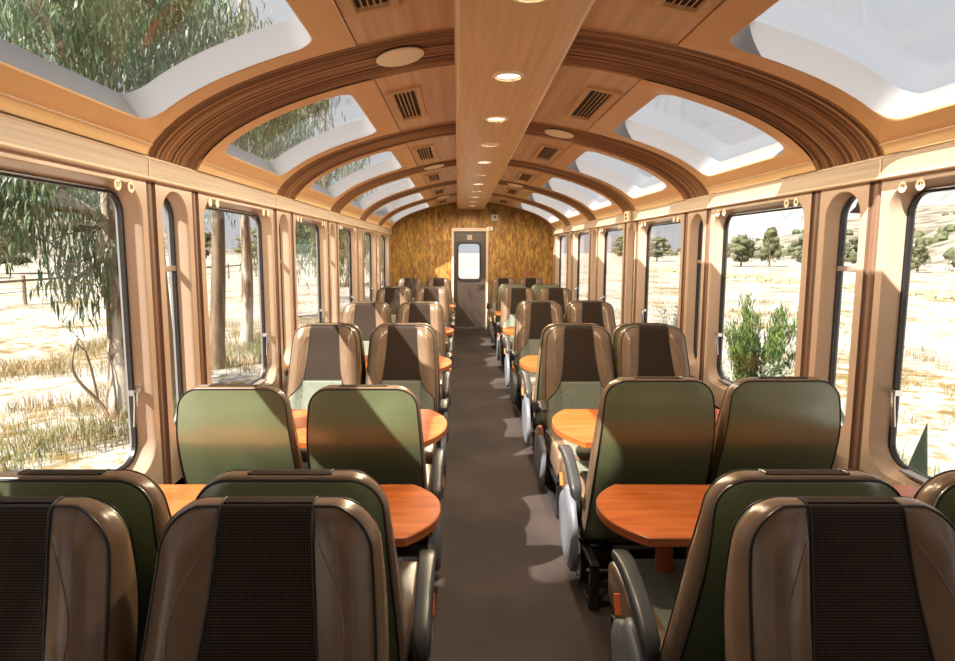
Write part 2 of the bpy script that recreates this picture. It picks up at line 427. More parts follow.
# central duct
m = MB(); BW = .207; BZ = 2.118
pf = [(-BW, 2.25), (-BW, BZ + .03)] + [(-BW + .025 - .025 * math.cos(t), BZ + .03 - .03 * math.sin(t)) for t in [PI / 2 * i / 6 for i in range(1, 7)]]
pf += [(-x, z) for x, z in pf[::-1]]
def widen(y): return 1 + .15 * max(0, (y - 2)) / 8
ys_ = [Y0, 0, 2, 5, 8, Y1 - .16]
loops = [[(x * widen(y) - .022, y, z) for x, z in pf] for y in ys_]
m.loft(loops, 0, closed=False); m.cap(loops[-1])
o = m.build(trim_name(), M['beam'], angle=50); o['kind'] = 'structure'

# floor, end walls
def slab(name, x0, x1, y0, y1, z0, z1, mat, kind='structure'):
    m = MB(); m.box(x0, x1, y0, y1, z0, z1); o = m.build(name, mat, smooth=False)
    if kind: o['kind'] = kind
    return o
slab('floor', -XO, XO, Y0, Y1 + .1, -.06, 0, M['floor'])
def endpoly(y, name, mat, door=None, t=.08):
    m = MB()
    top = [(-at_s(s, .1).x, at_s(s, .1).y) for s in [SE * (1 - i / 24) for i in range(25)]] + [(at_s(s, .1).x, at_s(s, .1).y) for s in [SE * i / 24 for i in range(1, 25)]]
    for yy in (y, y + t):
        if door is None:
            m.cap([(-XO, yy, 0), (-XO, yy, 1.8)] + [(x, yy, z) for x, z in top] + [(XO, yy, 1.8), (XO, yy, 0)])
        else:
            x0, x1, z1 = door
            T = [p for p in top if p[0] < x0]
            m.cap([(x0, yy, 0), (-XO, yy, 0), (-XO, yy, 1.8)] + [(x, yy, z) for x, z in T] + [(x0, yy, 2.34), (x0, yy, z1)])
            T = [p for p in top if p[0] > x1]
            m.cap([(x1, yy, z1), (x1, yy, 2.34)] + [(x, yy, z) for x, z in T] + [(XO, yy, 1.8), (XO, yy, 0), (x1, yy, 0)])
            m.cap([(x0, yy, z1), (x1, yy, z1), (x1, yy, 2.345), (x0, yy, 2.345)])
    if door:
        x0, x1, z1 = door
        m.loft([[(x0, yy, 0), (x0, yy, z1), (x1, yy, z1), (x1, yy, 0)] for yy in (y, y + t)], 0, closed=False)
    o = m.build(name, mat, smooth=False); o['kind'] = 'structure'
endpoly(Y1, 'wall_back', M['endwall'], (-.325, .255, 1.75))
endpoly(Y0 - .08, 'wall_front', M['panel'])

# door
dr = empty('door_1', (-.035, Y1 + .02, 0)); dr['kind'] = 'structure'
m = MB()
dx0, dx1 = -.29, .29
lw = rrect(-.015, 1.215, .195, .315, .07)
for yy in (0, .035):
    m.loft([[(x, yy, z) for x, z in rrect(0, .872, .288, .872, .002)], [(x, yy, z) for x, z in lw]])
m.loft([[(x, 0, z) for x, z in lw], [(x, .035, z) for x, z in lw]])
m.loft([[(x, 0, z) for x, z in rrect(0, .872, .288, .872, .002)], [(x, .035, z) for x, z in rrect(0, .872, .288, .872, .002)]])
m.build('door_leaf', M['door'], dr)
m = MB(); gl = lambda ins, y: [(x, y, z) for x, z in rrect(-.015, 1.215, .228 - ins, .35 - ins, .085 - ins * .6)]
m.loft([gl(0, 0), gl(.004, -.015), gl(.028, -.015), gl(.042, .0), gl(.042, .03)])
m.build('window_gasket', M['gasket'], dr)
m = MB(); m.cap(gl(.04, .012)); m.cap(gl(.04, .018)); m.build('pane', M['glass'], dr, smooth=False)
m = MB(); m.tube([(.20, 0, .79), (.20, -.045, .79)], .014, 12); m.tube([(.205, -.04, .79), (.10, -.045, .795)], .009, 10); m.tube([(.235, 0, .80), (.235, -.02, .80)], .02, 14)
m.build('door_handle', M['chrome'], dr)
m = MB(); m.box(-.042, .036, -.005, .0, 1.60, 1.675); m.box(-.03, .024, -.008, -.005, 1.612, 1.663, 1); m.box(-.014, .008, -.010, -.008, 1.628, 1.650, 0)
m.build('door_notice', [M['doortrim'], M['red']], dr, smooth=False)
m = MB(); m.box(-.288, .288, -.01, 0, .005, .035); m.build('kick_strip', M['chrome'], dr, smooth=False)
m = MB()
for (x0, x1, z0, z1) in ((-.36, -.32, 0, 1.80), (.25, .29, 0, 1.80), (-.32, .25, 1.745, 1.80)):
    m.box(x0, x1, Y1 - .03, Y1 + .06, z0, z1)
o = m.build(trim_name(), M['doortrim'], smooth=False, bevel=.004); o['kind'] = 'structure'

def text_mesh(name, txt, size, mat, parent, loc, rot):
    cu = bpy.data.curves.new(name, 'FONT'); cu.body = txt; cu.size = size; cu.extrude = .0006; cu.align_x = 'CENTER'; cu.align_y = 'CENTER'
    t = bpy.data.objects.new(name, cu); col.objects.link(t); bpy.context.view_layer.update()
    me = bpy.data.meshes.new_from_object(t); bpy.data.objects.remove(t)
    o = bpy.data.objects.new(name, me); col.objects.link(o); me.materials.clear(); me.materials.append(mat)
    o.parent = parent; o.location = loc; o.rotation_euler = rot; return o

# small notices by the door
for (x, z, w_, h_, lab) in ((.405, 1.985, .06, .052, 'small white notice high on the ochre end wall, right of the door top'),
                            (.315, 1.792, .05, .030, 'small white label stuck on the top right corner of the door frame')):
    r_ = empty('wall_notice', (x, Y1 - (.002 if z > 1.9 else .031), z)); tag(r_, lab, 'sign')
    m = MB(); m.box(-w_, w_, -.004, .0, -h_, h_); m.build('plate', M['white'], r_, smooth=False)
    m = MB(); m.box(-w_ * .35, w_ * .35, -.006, -.004, -h_ * .1, h_ * .45); m.box(-w_ * .6, w_ * .6, -.006, -.004, -h_ * .55, -h_ * .4); m.build('printed_mark', M['ink'], r_, smooth=False)
# switch box on the right cant rail
r_ = empty('rail_switch_box', (XR - .001, 5.62, 1.73)); tag(r_, 'small pale switch box fixed on the right cant rail', 'switch box')
m = MB(); m.box(-.035, .0, -.075, .075, -.052, .052); m.build('box', M['cream'], r_, bevel=.012)
m = MB(); m.box(-.04, -.034, -.02, .02, .004, .030); m.box(-.04, -.034, -.02, .02, -.030, -.006); m.build('rocker', M['ink'], r_, bevel=.002)

# seat number badges over the big windows
nums = {}
for side in (-1, 1):
    for k, c in enumerate(CS[2:6]):
        yc = c + .083 + .787
        pairs = [(yc + .35, 0), (yc + .435, 1)] + ([(yc - .435, 2), (yc - .35, 3)] if k > 0 else [])
        for (y, q) in pairs:
            r_ = empty('seat_number_badge', (side * (XW - .0005), y, 1.648))
            wname = ['first', 'second', 'third', 'fourth'][k]
            tag(r_, 'pale round badge above the %s big %s window, %s of its %s pair' % (wname, 'left' if side < 0 else 'right', ('nearer', 'farther', 'nearer', 'farther')[q], 'far' if q < 2 else 'near'), 'badge', 'round seat number badges above the windows')
            m = MB(); pts = [(-side * .0005 - 0, .021 * math.cos(t), .021 * math.sin(t)) for t in [2 * PI * i / 24 for i in range(24)]]
            p2 = [(-side * .003, y_, z_) for _, y_, z_ in pts]
            m.loft([pts, p2]); m.cap(p2); m.cap(pts); m.build('disc', M['cream'], r_, angle=30)
            if k == 0 or side == 1 and k == 1:
                t = {(-1, 0): '27', (-1, 1): '28', (1, 0): '42', (1, 1): '29'}.get((side, q), '30')
                text_mesh('number', t, .024, M['ink'], r_, (-side * .0036, 0, 0), (PI / 2, 0, -side * PI / 2))

# ------------------------------------------------------------------ ceiling fittings
def vent(side, c, i):
    yc = c + P / 2 - .01; s0, s1 = s_of_x(.405), s_of_x(.575)
    q = at_s((s0 + s1) / 2, PROUD * .5)
    r_ = empty('ceiling_vent', (side * q.x, yc, q.y))
    nm = ['nearest', 'second nearest', 'third nearest', 'fourth', 'fifth', 'farthest'][i]
    tag(r_, 'slatted air vent in the ceiling %s of the central duct, %s on that side' % ('left' if side < 0 else 'right', nm), 'vent', 'ceiling air vents')
    def p(u, v, off): a = pt3(side, lerp(s0, s1, u), yc + v, off); return (a[0] - side * q.x, v, a[2] - q.y)
    def ring(ins, off, n=0):
        us, vs = ins / (s1 - s0), .315 - ins
        return [p(us, -vs, off), p(1 - us, -vs, off), p(1 - us, vs, off), p(us, vs, off)]
    m = MB(); m.loft([ring(0, -.006), ring(.004, -.020), ring(.030, -.020), ring(.036, -.004)]); m.build('vent_frame', M['ventframe'], r_, angle=20)
    m = MB(); m.cap(ring(.034, -.0065)); m.cap(ring(.034, -.004)); m.build('backing', M['ventdark'], r_, smooth=False)
    m = MB()
    for j in range(1, 5):
        u = lerp(.036 / (s1 - s0), 1 - .036 / (s1 - s0), j / 5)
        pts = [p(u - .012, -.27, -.0175), p(u + .012, -.27, -.0175), p(u + .035, -.27, -.007), p(u + .02, -.27, -.007)]
        pt2 = [(a, -b, c_) for a, b, c_ in pts]
        m.loft([pts, pt2]); m.cap(pts); m.cap(pt2)
    m.build('slats', M['ventframe'], r_, smooth=False)
for side in (-1, 1):
    for i, c in enumerate(CS[2:8]): vent(side, c, i)

def downlight(y, i, lit):
    r_ = empty('downlight', (-.015, y, BZ))
    w_ = ['first', 'second', 'third', 'fourth', 'fifth', 'sixth', 'seventh', 'eighth', 'ninth', 'tenth', 'eleventh'][i]
    tag(r_, 'round recessed downlight under the central ceiling duct, %s one counting from the camera' % w_, 'downlight', 'downlights along the central duct')
    def circ(r, z): return [(r * math.cos(2 * PI * k / 28), r * math.sin(2 * PI * k / 28), z) for k in range(28)]
    m = MB(); m.loft([circ(.066, 0), circ(.063, -.006), circ(.052, -.008), circ(.044, .004), circ(.044, -.0005)]); m.build('trim_ring', M['cream'], r_)
    m = MB(); m.cap(circ(.045, -.001)); m.cap(circ(.045, -.0004)); m.build('lens', M['lamp'] if lit else M['chrome'], r_, smooth=False)
for i in range(11): downlight(1.69 + .776 * i, i, i % 2 == 0 or i == 1)
def disc(side, c, lab):
    s = s_of_x(.455); q = at_s(s, .0)
    r_ = empty('ceiling_speaker', (side * q.x, c - .015, q.y)); tag(r_, lab, 'speaker', 'round speakers on the ceiling ribs')
    t = (at_s(s + .05) - at_s(s - .05)); ang = math.atan2(t.y, t.x)
    r_.rotation_euler = (0, -side * ang, 0)
    def circ(r, z): return [(r * math.cos(2 * PI * k / 32), r * math.sin(2 * PI * k / 32), z) for k in range(32)]
    m = MB(); m.loft([circ(.02, -.004), circ(.088, -.0135), circ(.098, -.016), circ(.098, -.020), circ(.090, -.024), circ(.07, -.025)]); m.cap(circ(.07, -.025)); m.build('cover', M['cream'], r_)
disc(-1, CS[3], 'large round cream speaker on the nearest ceiling rib, left of the duct')
disc(1, CS[4], 'round cream speaker on the second ceiling rib, right of the duct')
disc(-1, CS[5], 'round cream speaker on the third ceiling rib, left of the duct')
disc(1, CS[6], 'small round cream speaker on the fourth ceiling rib, right of the duct')
disc(-1, CS[7], 'small round cream speaker on the farthest ceiling rib, left of the duct')

# ------------------------------------------------------------------ seats (local: front is -Y, origin on the floor, top centre of the backrest at y=0)
H, ZB, LEAN, T = .945, .20, .24, .062
def halfw(z):
    t = (z - ZB) / (H - ZB)
    return lerp(.223, .200, t ** 3) + .005 * math.sin(PI * max(0, min(1, t))) if t < 1 else .200
def TH(z): return lerp(.042, .022, sstep(.66, H, z))
def THR(z): return lerp(.056, .024, sstep(.70, H, z) ** 1.3)
RC = .082
def w_eff(z):
    w = halfw(z); q = z - (H - RC)
    return w - (RC - math.sqrt(max(0, RC * RC - q * q))) if q > 0 else w
def sdf(x, z):
    qx, qz = abs(x) - halfw(z) + RC, z - H + RC
    return RC - (math.hypot(max(qx, 0), max(qz, 0)) + min(max(qx, qz), 0))
def ycentre(z): return -.10 * (H - z) - .34 * (H - z) ** 2
def hp(z):      # half width of the central panel
    t = max(0, min(1, (z - .60) / (H - .60)))
    return lerp(.124, .086, t ** .75) - .004 * math.sin(PI * t)
def bulge(x, z):
    c = hp(z); a = abs(x); w = halfw(z)
    if a < c: b = 0
    else: b = math.sin(PI * min(1, (a - c) / (w - c))) ** .8
    return .026 * b * sstep(.30, .62, z) * (1 - .55 * sstep(.86, .95, z)) + .006
def front(x, z, off=0):
    d = max(0, sdf(x, z)); Rr = lerp(.032, .014, sstep(H - .10, H, z))
    e = 0 if d >= Rr else Rr - math.sqrt(max(0, Rr * Rr - (Rr - d) ** 2))
    k = min(1, d / .05)
    y = -(TH(z) - e) - bulge(x, z) * k - off
    return Vector((x, ycentre(z) + y, z))
def rear(x, z, off=0):
    d = max(0, sdf(x, z)); Rr = .012
    e = 0 if d >= Rr else Rr - math.sqrt(max(0, Rr * Rr - (Rr - d) ** 2))
    y = (THR(z) - e) + .008 * min(1, d / .10) + off
    return Vector((x, ycentre(z) + y, z))
def zrows():
    zs = [lerp(ZB, H - RC, i / 22) for i in range(23)]
    zs += [H - RC + RC * math.sin(PI / 2 * i / 10) for i in range(1, 11)]
    return zs
def patch(fn, zs, hw, off, n=14, rim=.006, mi=0, m=None):
    m = m or MB()
    g = []
    for z in zs:
        w = hw(z); g.append([fn(lerp(-w, w, i / n), z, off) for i in range(n + 1)])
    m.loft(g, mi, closed=False)
    # rim back to the body
    edge = [g[0][i] for i in range(n + 1)] + [g[j][n] for j in range(1, len(g))] + [g[-1][i] for i in range(n - 1, -1, -1)] + [g[j][0] for j in range(len(g) - 2, 0, -1)]
    ins = []
    for p in edge:
        q = fn(p.x, p.z, -rim * .3); ins.append(q)
    m.loft([edge, ins], mi)
    return m, edge
def make_seat(arm):
    root = empty('train_seat')
    zs = zrows()
    # body
    m = MB(); n = 26
    us = [math.sin(PI / 2 * lerp(-1, 1, i / n)) * .35 + lerp(-1, 1, i / n) * .65 for i in range(n + 1)]
    F = [[front(u * w_eff(z), z) for u in us] for z in zs]; B = [[rear(u * w_eff(z), z) for u in us] for z in zs]
    m.loft(F, closed=False); m.loft(B, closed=False)
    m.loft([[r[0] for r in F], [r[0] for r in B]], closed=False); m.loft([[r[-1] for r in F], [r[-1] for r in B]], closed=False)
    m.loft([F[0], B[0]], closed=False); m.loft([F[-1], B[-1]], closed=False)
    m.build('backrest', M['tan'], root, angle=75)
    # rear green panel
    ins = lambda k: (lambda z: max(.02, w_eff(z) - k))
    zr = [z for z in zs if z < H - .007] + [H - .007]
    def wr(z):
        w = halfw(z) - .008; q = z - (H - .007 - .068)
        return w - (.068 - math.sqrt(max(0, .068 ** 2 - q * q))) if q > 0 else w
    m, e1 = patch(rear, zr, wr, .005)
    m.build('rear_panel', M['green'], root, angle=75)
    # head panel wraps over the top
    zh = [lerp(.625, H - .03, i / 14) for i in range(15)] + [H - .03 + .03 * math.sin(PI / 2 * i / 6) for i in range(1, 7)]
    m, e2 = patch(front, zh, hp, .004, 12)
    tp = [[Vector((x, lerp(front(x, H, 0).y - .004, rear(x, H, 0).y + .002, j / 6), H + .0022 + .001 * math.sin(PI * j / 6))) for x in [lerp(-hp(H), hp(H), i / 12) for i in range(13)]] for j in range(7)]
    m.loft(tp, closed=False)
    m.build('head_panel', M['head'], root, angle=75)
    # lower grey-green panel, widening below the bolsters
    zl = [lerp(.30, .62, i / 26) for i in range(27)]
    def wl(z): return lerp(.205, .122, sstep(.50, .62, z) if z > .5 else 0)
    m, e3 = patch(front, zl, wl, .0055, 22)
    m.build('lower_panel', M['lower'], root, angle=75)
    # piping
    m = MB()
    def line(pts, r=.0029): m.tube(pts, r, 6)
    zf = [z for z in zs if z >= .25]
    out = [front(-(w_eff(z) - .012) , z, .001) for z in zf if z < H - .004]
    out2 = [Vector((-p.x, p.y, p.z)) for p in out]
    line(out + [front(x, H - .003, .001) for x in (-.12, -.06, 0, .06, .12)] + out2[::-1])
    rr = [rear(-wr(z), z, .005) for z in zr if z >= .22]
    line(rr + [rear(lerp(-wr(zr[-1]), wr(zr[-1]), i / 8), zr[-1], .005) for i in range(1, 8)] + [Vector((-p.x, p.y, p.z)) for p in rr[::-1]])
    for s_ in (-1, 1):
        line([front(s_ * hp(z), z, .004) for z in zh] + [Vector((s_ * hp(H), lerp(front(.09, H).y, rear(.09, H).y, j / 4), H + .002)) for j in range(1, 5)])
        line([front(s_ * .122, z, .0055) for z in zl[:-1]], .0026)
        line([front(s_ * wl(z), z, .0055) for z in zl[12:]], .0026)
    line([front(lerp(-.122, .122, i / 8), .624, .004) for i in range(9)])
    m.build('piping', M['pipe'], root)
    for s_ in (-1, 1):
        m = MB()
        pts = [front(s_ * lerp(hp(z) + .004, halfw(z) - .03, math.sin(PI * (z - .60) / (.90 - .60)) * .62), z, .0005) for z in [lerp(.61, .885, i / 12) for i in range(13)]]
        m.tube(pts, .0016, 5); m.build('seam', M['seam'], root)
    # cushion
    yb, yf = ycentre(.34) - .04, -.70
    def prism(x0, x1, prof, name, mat, bev):
        m = MB(); a = [(x0, y, z) for y, z in prof]; b = [(x1, y, z) for y, z in prof]
        m.loft([a, b]); m.cap(a); m.cap(b); return m.build(name, mat, root, bevel=bev, angle=50)
    prism(-.228, .228, [(yb, .24), (yb, .36), (yf + .10, .375), (yf + .02, .37), (yf, .345), (yf + .01, .26), (yf + .05, .225)], 'seat_cushion', M['tan'], .016)
    prism(-.165, .165, [(yb + .005, .34), (yb + .005, .366), (yf + .10, .382), (yf + .022, .377), (yf + .006, .362), (yf + .03, .33)], 'cushion_panel', M['lower'], .008)
    # base frame
    m = MB()
    m.box(-.205, .205, yf + .08, yb + .02, .185, .232)
    for x in (-.205, .205):
        x0, x1 = x - .017, x + .017
        for ya, yb_ in ((-.065, -.03), (-.235, -.205), (-.655, -.62)): m.box(x0, x1, ya, yb_, 0, .19)
        m.box(x0, x1, -.655, -.03, .172, .19); m.box(x0, x1, -.655, -.03, 0, .014)
    for y in (-.05, -.22, -.635):
        m.box(-.2, .2, y - .008, y + .008, .09, .118)
    m.tube([(-.235, -.05, .158), (.235, -.05, .158)], .009, 8)
    m.tube([(.19, -.05, .03), (.06, -.05, .17)], .007, 6)
    m.build('leg_frame', M['dark'], root, bevel=.002)
    if arm:
        ax = arm * .266
        # sweeping arm pad
        m = MB(); L = []
        for i in range(15):
            t = i / 14; y = lerp(-.09, -.47, t); z = .44 + .10 * math.sin(PI * .5 * min(1, t * 1.25)) - .012 * max(0, t - .8) * 5 * t
            y0 = ycentre(.45) + .03; y = lerp(y0, y0 - .34, t)
            hw_ = lerp(.022, .025, t); th = lerp(.028, .013, sstep(0, 1, t))
            if i in (0, 14): hw_ *= .6; th *= .6
            L.append([(ax + a, y, z + b) for a, b in rrect(0, 0, hw_, th, min(hw_, th) * .5, 3, 2)])
        m.loft(L); m.cap(L[0]); m.cap(L[-1])
        ap = m.build('armrest', M['arm'], root, angle=60)
        y0 = ycentre(.45)
        m = MB(); m.tube([(ax + arm * .012, y0 - .24, .375), (ax + arm * .012, y0 - .262, .425)], .010, 10)
        m.build('release_button', M['button'], ap)
        m = MB()
        outl = []
        for i in range(36):
            t = 2 * PI * i / 36; c_, s_ = math.cos(t), math.sin(t)
            yy = .165 * (abs(c_) ** .8) * (1 if c_ > 0 else -1); zz = .165 * (abs(s_) ** .9) * (1 if s_ > 0 else -1)
            if s_ > 0 and c_ < 0: zz *= .72
            outl.append((y0 - .155 + yy - .10 * (zz / .165) * .35, .235 + zz))
        A = [(ax - arm * .012, y, z) for y, z in outl]
        cy_, cz_ = y0 - .155, .235
        def sh(x, k): return [(x, cy_ + (y - cy_) * k, cz_ + (z - cz_) * k) for y, z in outl]
        m.loft([sh(ax - arm * .014, .94), sh(ax - arm * .014, 1), sh(ax + arm * .004, 1), sh(ax + arm * .012, .93), sh(ax + arm * .013, .6)])
        m.cap(sh(ax - arm * .014, .94)); m.cap(sh(ax + arm * .013, .6))
        m.build('side_shield', M['shield'], root, angle=60)
        m = MB()
        cc = lambda x, r: [(x, cy_ + .06 + r * math.cos(2 * PI * k / 20), .36 + r * math.sin(2 * PI * k / 20)) for k in range(20)]
        m.loft([cc(ax - arm * .03, .05), cc(ax - arm * .014, .05)]); m.cap(cc(ax - arm * .03, .05)); m.cap(cc(ax - arm * .014, .05))
        m.build('hinge_boss', M['dark'], root)
    return root
protos = {}
def seat(kind, x, y, away, label, group):
    if kind not in protos: protos[kind] = make_seat(kind); o = protos[kind]
    else: o = copy_tree(protos[kind])
    o.location = (x, y, 0); o.rotation_euler = (0, 0, PI if away else 0)
    tag(o, label, 'seat', group); return o
XA, XB = {-1: .570, 1: .522}, {-1: 1.055, 1: .985}
rows = {  # name: (faces away, y left, y right)
    0: (False, 1.06, 1.06), 1: (True, 1.20, 1.20), 2: (True, 2.14, 2.13), 3: (False, 3.64, 3.61),
    4: (True, 3.76, 3.75), 5: (False, 5.21, 5.31), 6: (True, 5.34, 5.44), 7: (False, 7.32, 7.32),
    8: (True, 7.64, 8.18), 9: (False, 9.90, 9.90)}
desc = {
    0: 'nearest %s %s seat, mesh headrest toward the camera',
    1: 'green-backed %s %s seat touching the back of the nearest seat',
    2: 'green-backed %s %s seat just beyond the nearest small table',
    3: '%s %s seat with dark headrest, facing the green-backed one over the second table',
    4: '%s %s seat behind the second table pair, only its green rim showing',
    5: '%s %s seat with dark headrest facing the camera at the third table',
    6: '%s %s seat hidden behind the third table pair, back to back with it',
    7: 'small-looking %s %s seat with dark headrest at the fourth table',
    8: 'green-rimmed %s %s seat back, second row from the end wall',
    9: '%s %s seat of the last row, dark headrest against the ochre wall'}
for r, (away, yl, yr) in rows.items():
    for side, y in ((-1, yl), (1, yr)):
        sn = 'left' if side < 0 else 'right'
        arm = (-side) * (-1 if away else 1)
        a_ = seat(arm, side * XA[side], y, away, desc[r] % (sn, 'aisle'), 'train seats along the aisle')
        b_ = seat(0, side * XB[side], y, away, desc[r] % (sn, 'window'), 'train seats beside the windows')
        if r == 2 and side < 0: a_.scale = b_.scale = (1, 1, .965)

# ------------------------------------------------------------------ tables
def make_table(side, ya, yb, zt, label, px=.472):
    yc = (ya + yb) / 2; h = (yb - ya) / 2
    root = empty('folding_table', (side * .8 - .018, yc, 0)); tag(root, label, 'table', 'orange wood tables between the seats')
    pts = []
    n = 16; xi = .352; prot = .098
    for i in range(n + 1):
        t = -1 + 2 * i / n; xx = xi - prot * (1 - abs(t) ** 2.3)
        pts.append((xx, t * h))
    loop = pts + [(1.40, h), (1.40, -h)]
    def L(z, ins):
        out = []
        for x, y in loop:
            yy = y * (1 - ins / h); xx = x + ins if x < 1 else x
            out.append((side * (xx - .8), yy, z))
        return out
    m = MB(); a, b, c, d = L(zt - .029, .003), L(zt - .027, 0), L(zt - .003, 0), L(zt, .003)
    m.loft([a, b, c, d], mis=[1, 1, 1]); m.cap(d, 0); m.cap(a, 1)
    m.build('table_top', [M['table'], M['tableedge']], root, angle=30)
    m = MB(); m.tube([(side * (px - .8), 0, 0.012), (side * (px - .8), 0, zt - .029)], .028, 20)
    m.build('pedestal', M['post'], root, angle=50)
    m = MB(); cc = lambda r, z: [(side * (px - .8) + r * math.cos(2 * PI * k / 24), r * math.sin(2 * PI * k / 24), z) for k in range(24)]
    m.loft([cc(.085, 0), cc(.085, .008), cc(.03, .014)]); m.cap(cc(.085, 0)); m.cap(cc(.03, .014)); m.build('foot_plate', M['dark'], root, angle=40)
    m = MB(); m.box(*sorted((side * (1.37 - .8), side * (1.41 - .8))), -h * .6, h * .6, zt - .07, zt - .029); m.build('wall_bracket', M['dark'], root)
    return root
ZT = .588
for side, sn in ((-1, 'left'), (1, 'right')):
    make_table(side, 1.61, 2.0, ZT, 'small orange wood table on the %s, nearest to the camera, round aisle end' % sn)
    make_table(side, 2.46, 2.99, ZT, 'orange wood table on the %s, second nearest, between two facing seat pairs' % sn)
    make_table(side, 4.02, 4.56, ZT, 'orange wood table on the %s, third from the camera' % sn)
    make_table(side, 5.80, 6.32, ZT, 'orange wood table on the %s, fourth from the camera, mostly hidden by seats' % sn)
make_table(-1, 8.45, 8.95, ZT, 'farthest orange wood table on the left, only its aisle edge showing')
make_table(1, 7.62, 8.0, ZT, 'farthest orange wood table on the right, only its aisle edge showing')

# ------------------------------------------------------------------ outside
GZ = -.92
def gh(x, y):
    d = math.hypot(x, y - 4)
    b = .10 * noise.noise(Vector((x * .35, y * .35, 3))) * sstep(1.8, 4, abs(x))
    return GZ + b
m = MB()
def axis(lo, hi, fine, far): 
    pts = []; x = lo
    while x < hi: pts.append(x); x += fine + abs(x) * far
    pts.append(hi); return pts
gx = axis(-260, 260, .7, .09); gy = axis(-60, 420, .9, .06)
m.loft([[(x, y, gh(x, y)) for x in gx] for y in gy], closed=False)
o = m.build('ground', M['ground'], angle=None); o['kind'] = 'structure'
# hills
def hill(x0, x1, y0, y1, h, seed, mat, name='hill', nx=40, ny=60):
    m = MB(); rows_ = []
    for j in range(ny + 1):
        row = []
        for i in range(nx + 1):
            u, v = i / nx, j / ny; x, y = lerp(x0, x1, u), lerp(y0, y1, v)
            e = min(1, u * 2.2) * min(1, v * 6, (1 - v) * 6)
            z = h * (sstep(0, 1, e)) * (.62 + .5 * noise.noise(Vector((x * .012, y * .012, seed))) + .16 * noise.noise(Vector((x * .05, y * .05, seed))))
            row.append((x, y, GZ - .3 + z))
        rows_.append(row)
    m.loft(rows_, closed=False); o = m.build(name, mat, angle=None); return o
o = hill(75, 230, -30, 300, 26, 5, M['hill']); tag(o, 'dry hillside with scattered trees beyond the field on the right', 'hill', kind='structure')
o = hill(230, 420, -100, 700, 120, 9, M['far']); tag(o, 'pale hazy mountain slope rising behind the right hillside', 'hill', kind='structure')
o = hill(-110, -260, -60, 400, 24, 15, M['hill']); tag(o, 'low brown hillside behind the trees on the left', 'hill', kind='structure')

def leaf(m, p, L, w, droop, az, mi=0):
    d = Vector((math.cos(az), math.sin(az), 0)); s = Vector((-d.y, d.x, 0)) * w
    pts = []
    for i in range(4):
        t = i / 3; ww = (0.25, 1, .8, .05)[i]
        c = p + d * (L * (t * math.cos(droop * (0.6 + .6 * t)))) + Vector((0, 0, -L * t * math.sin(droop * (0.6 + .6 * t))))
        pts += [c - s * ww, c + s * ww]
    m.add(pts, [(0, 1, 3, 2), (2, 3, 5, 4), (4, 5, 7, 6)], mi)
def tree(name, base, h, r, lean, crowns, nleaf, label, group, bark, leafm, size=1.0, droop=1.2):
    root = empty(name, base); tag(root, label, 'tree', group)
    m = MB(); pts = []; rs = []
    for i in range(14):
        t = i / 13; pts.append((lean[0] * t + .10 * math.sin(t * 5 + base[1]), lean[1] * t + .08 * math.sin(t * 7), h * t - .1)); rs.append(r * (1.25 - .85 * t) if i else r * 1.5)
    m.tube(pts, r, 12, rs=rs)
    top = Vector(pts[9])
    for (cx, cy, cz, cr) in crowns:
        e = Vector((cx, cy, cz)); a = Vector(pts[min(12, max(4, int(13 * (cz - 1) / h)))])
        mid = (a + e) / 2 + Vector((0, 0, .3))
        m.tube([a, (a + mid) / 2 + Vector((0, 0, .1)), mid, e], .05, 7, rs=[r * .5, r * .4, r * .28, r * .1])
        for q in range(5):
            d = Vector((R.uniform(-1, 1), R.uniform(-1, 1), R.uniform(-.6, .5))) * cr * .8
            m.tube([mid + (e - mid) * R.random(), e + d * .5, e + d], .02, 5, rs=[r * .16, r * .1, r * .04])
    m.build('trunk', bark, root)
    f = MB(); tot = sum(c[3] ** 2 for c in crowns)
    for (cx, cy, cz, cr) in crowns:
        nn = int(nleaf * cr ** 2 / tot)
        ncl = max(4, nn // 28) if nleaf else 0
        for c in range(ncl):
            th = R.uniform(0, 2 * PI); ph = math.acos(R.uniform(-1, 1)); rr = cr * R.uniform(.45, 1) 
            cc = Vector((cx + rr * math.sin(ph) * math.cos(th), cy + rr * math.sin(ph) * math.sin(th), cz + rr * .8 * math.cos(ph)))
            for q in range(28):
                pp = cc + Vector((R.gauss(0, .16), R.gauss(0, .16), R.gauss(0, .22))) * size
                leaf(f, pp, R.uniform(.16, .30) * size, R.uniform(.010, .017) * size, R.uniform(droop - .5, droop + .4), R.uniform(0, 2 * PI))
    f.build('foliage', leafm, root, recalc=False, angle=None)
    return root
def ring_crowns(n, x, y, z0, z1, spread, r0, r1, seed):
    q = random.Random(seed); return [(x + q.uniform(-spread, spread), y + q.uniform(-spread, spread), q.uniform(z0, z1), q.uniform(r0, r1)) for _ in range(n)]
G = 'eucalyptus trees beside the track on the left'
tree('eucalyptus_tree', (-5.12, 8.15, GZ), 9, .165, (.05, .6), [(.5, -1.3, 4.9, 1.0), (.9, -2.5, 4.9, .9), (0, -.2, 5.5, 1.2), (.8, .8, 5.0, 1.0), (-.8, 1.2, 6.2, 1.3), (.1, -2.9, 5.9, 1.0), (-1.4, -2.6, 3.4, .8), (.2, 1.8, 6.2, 1.1), (1.3, -.9, 5.6, .8)], 9000,
     'pale-barked eucalyptus at the far edge of the nearest left window', G, M['bark'], M['leaf'])
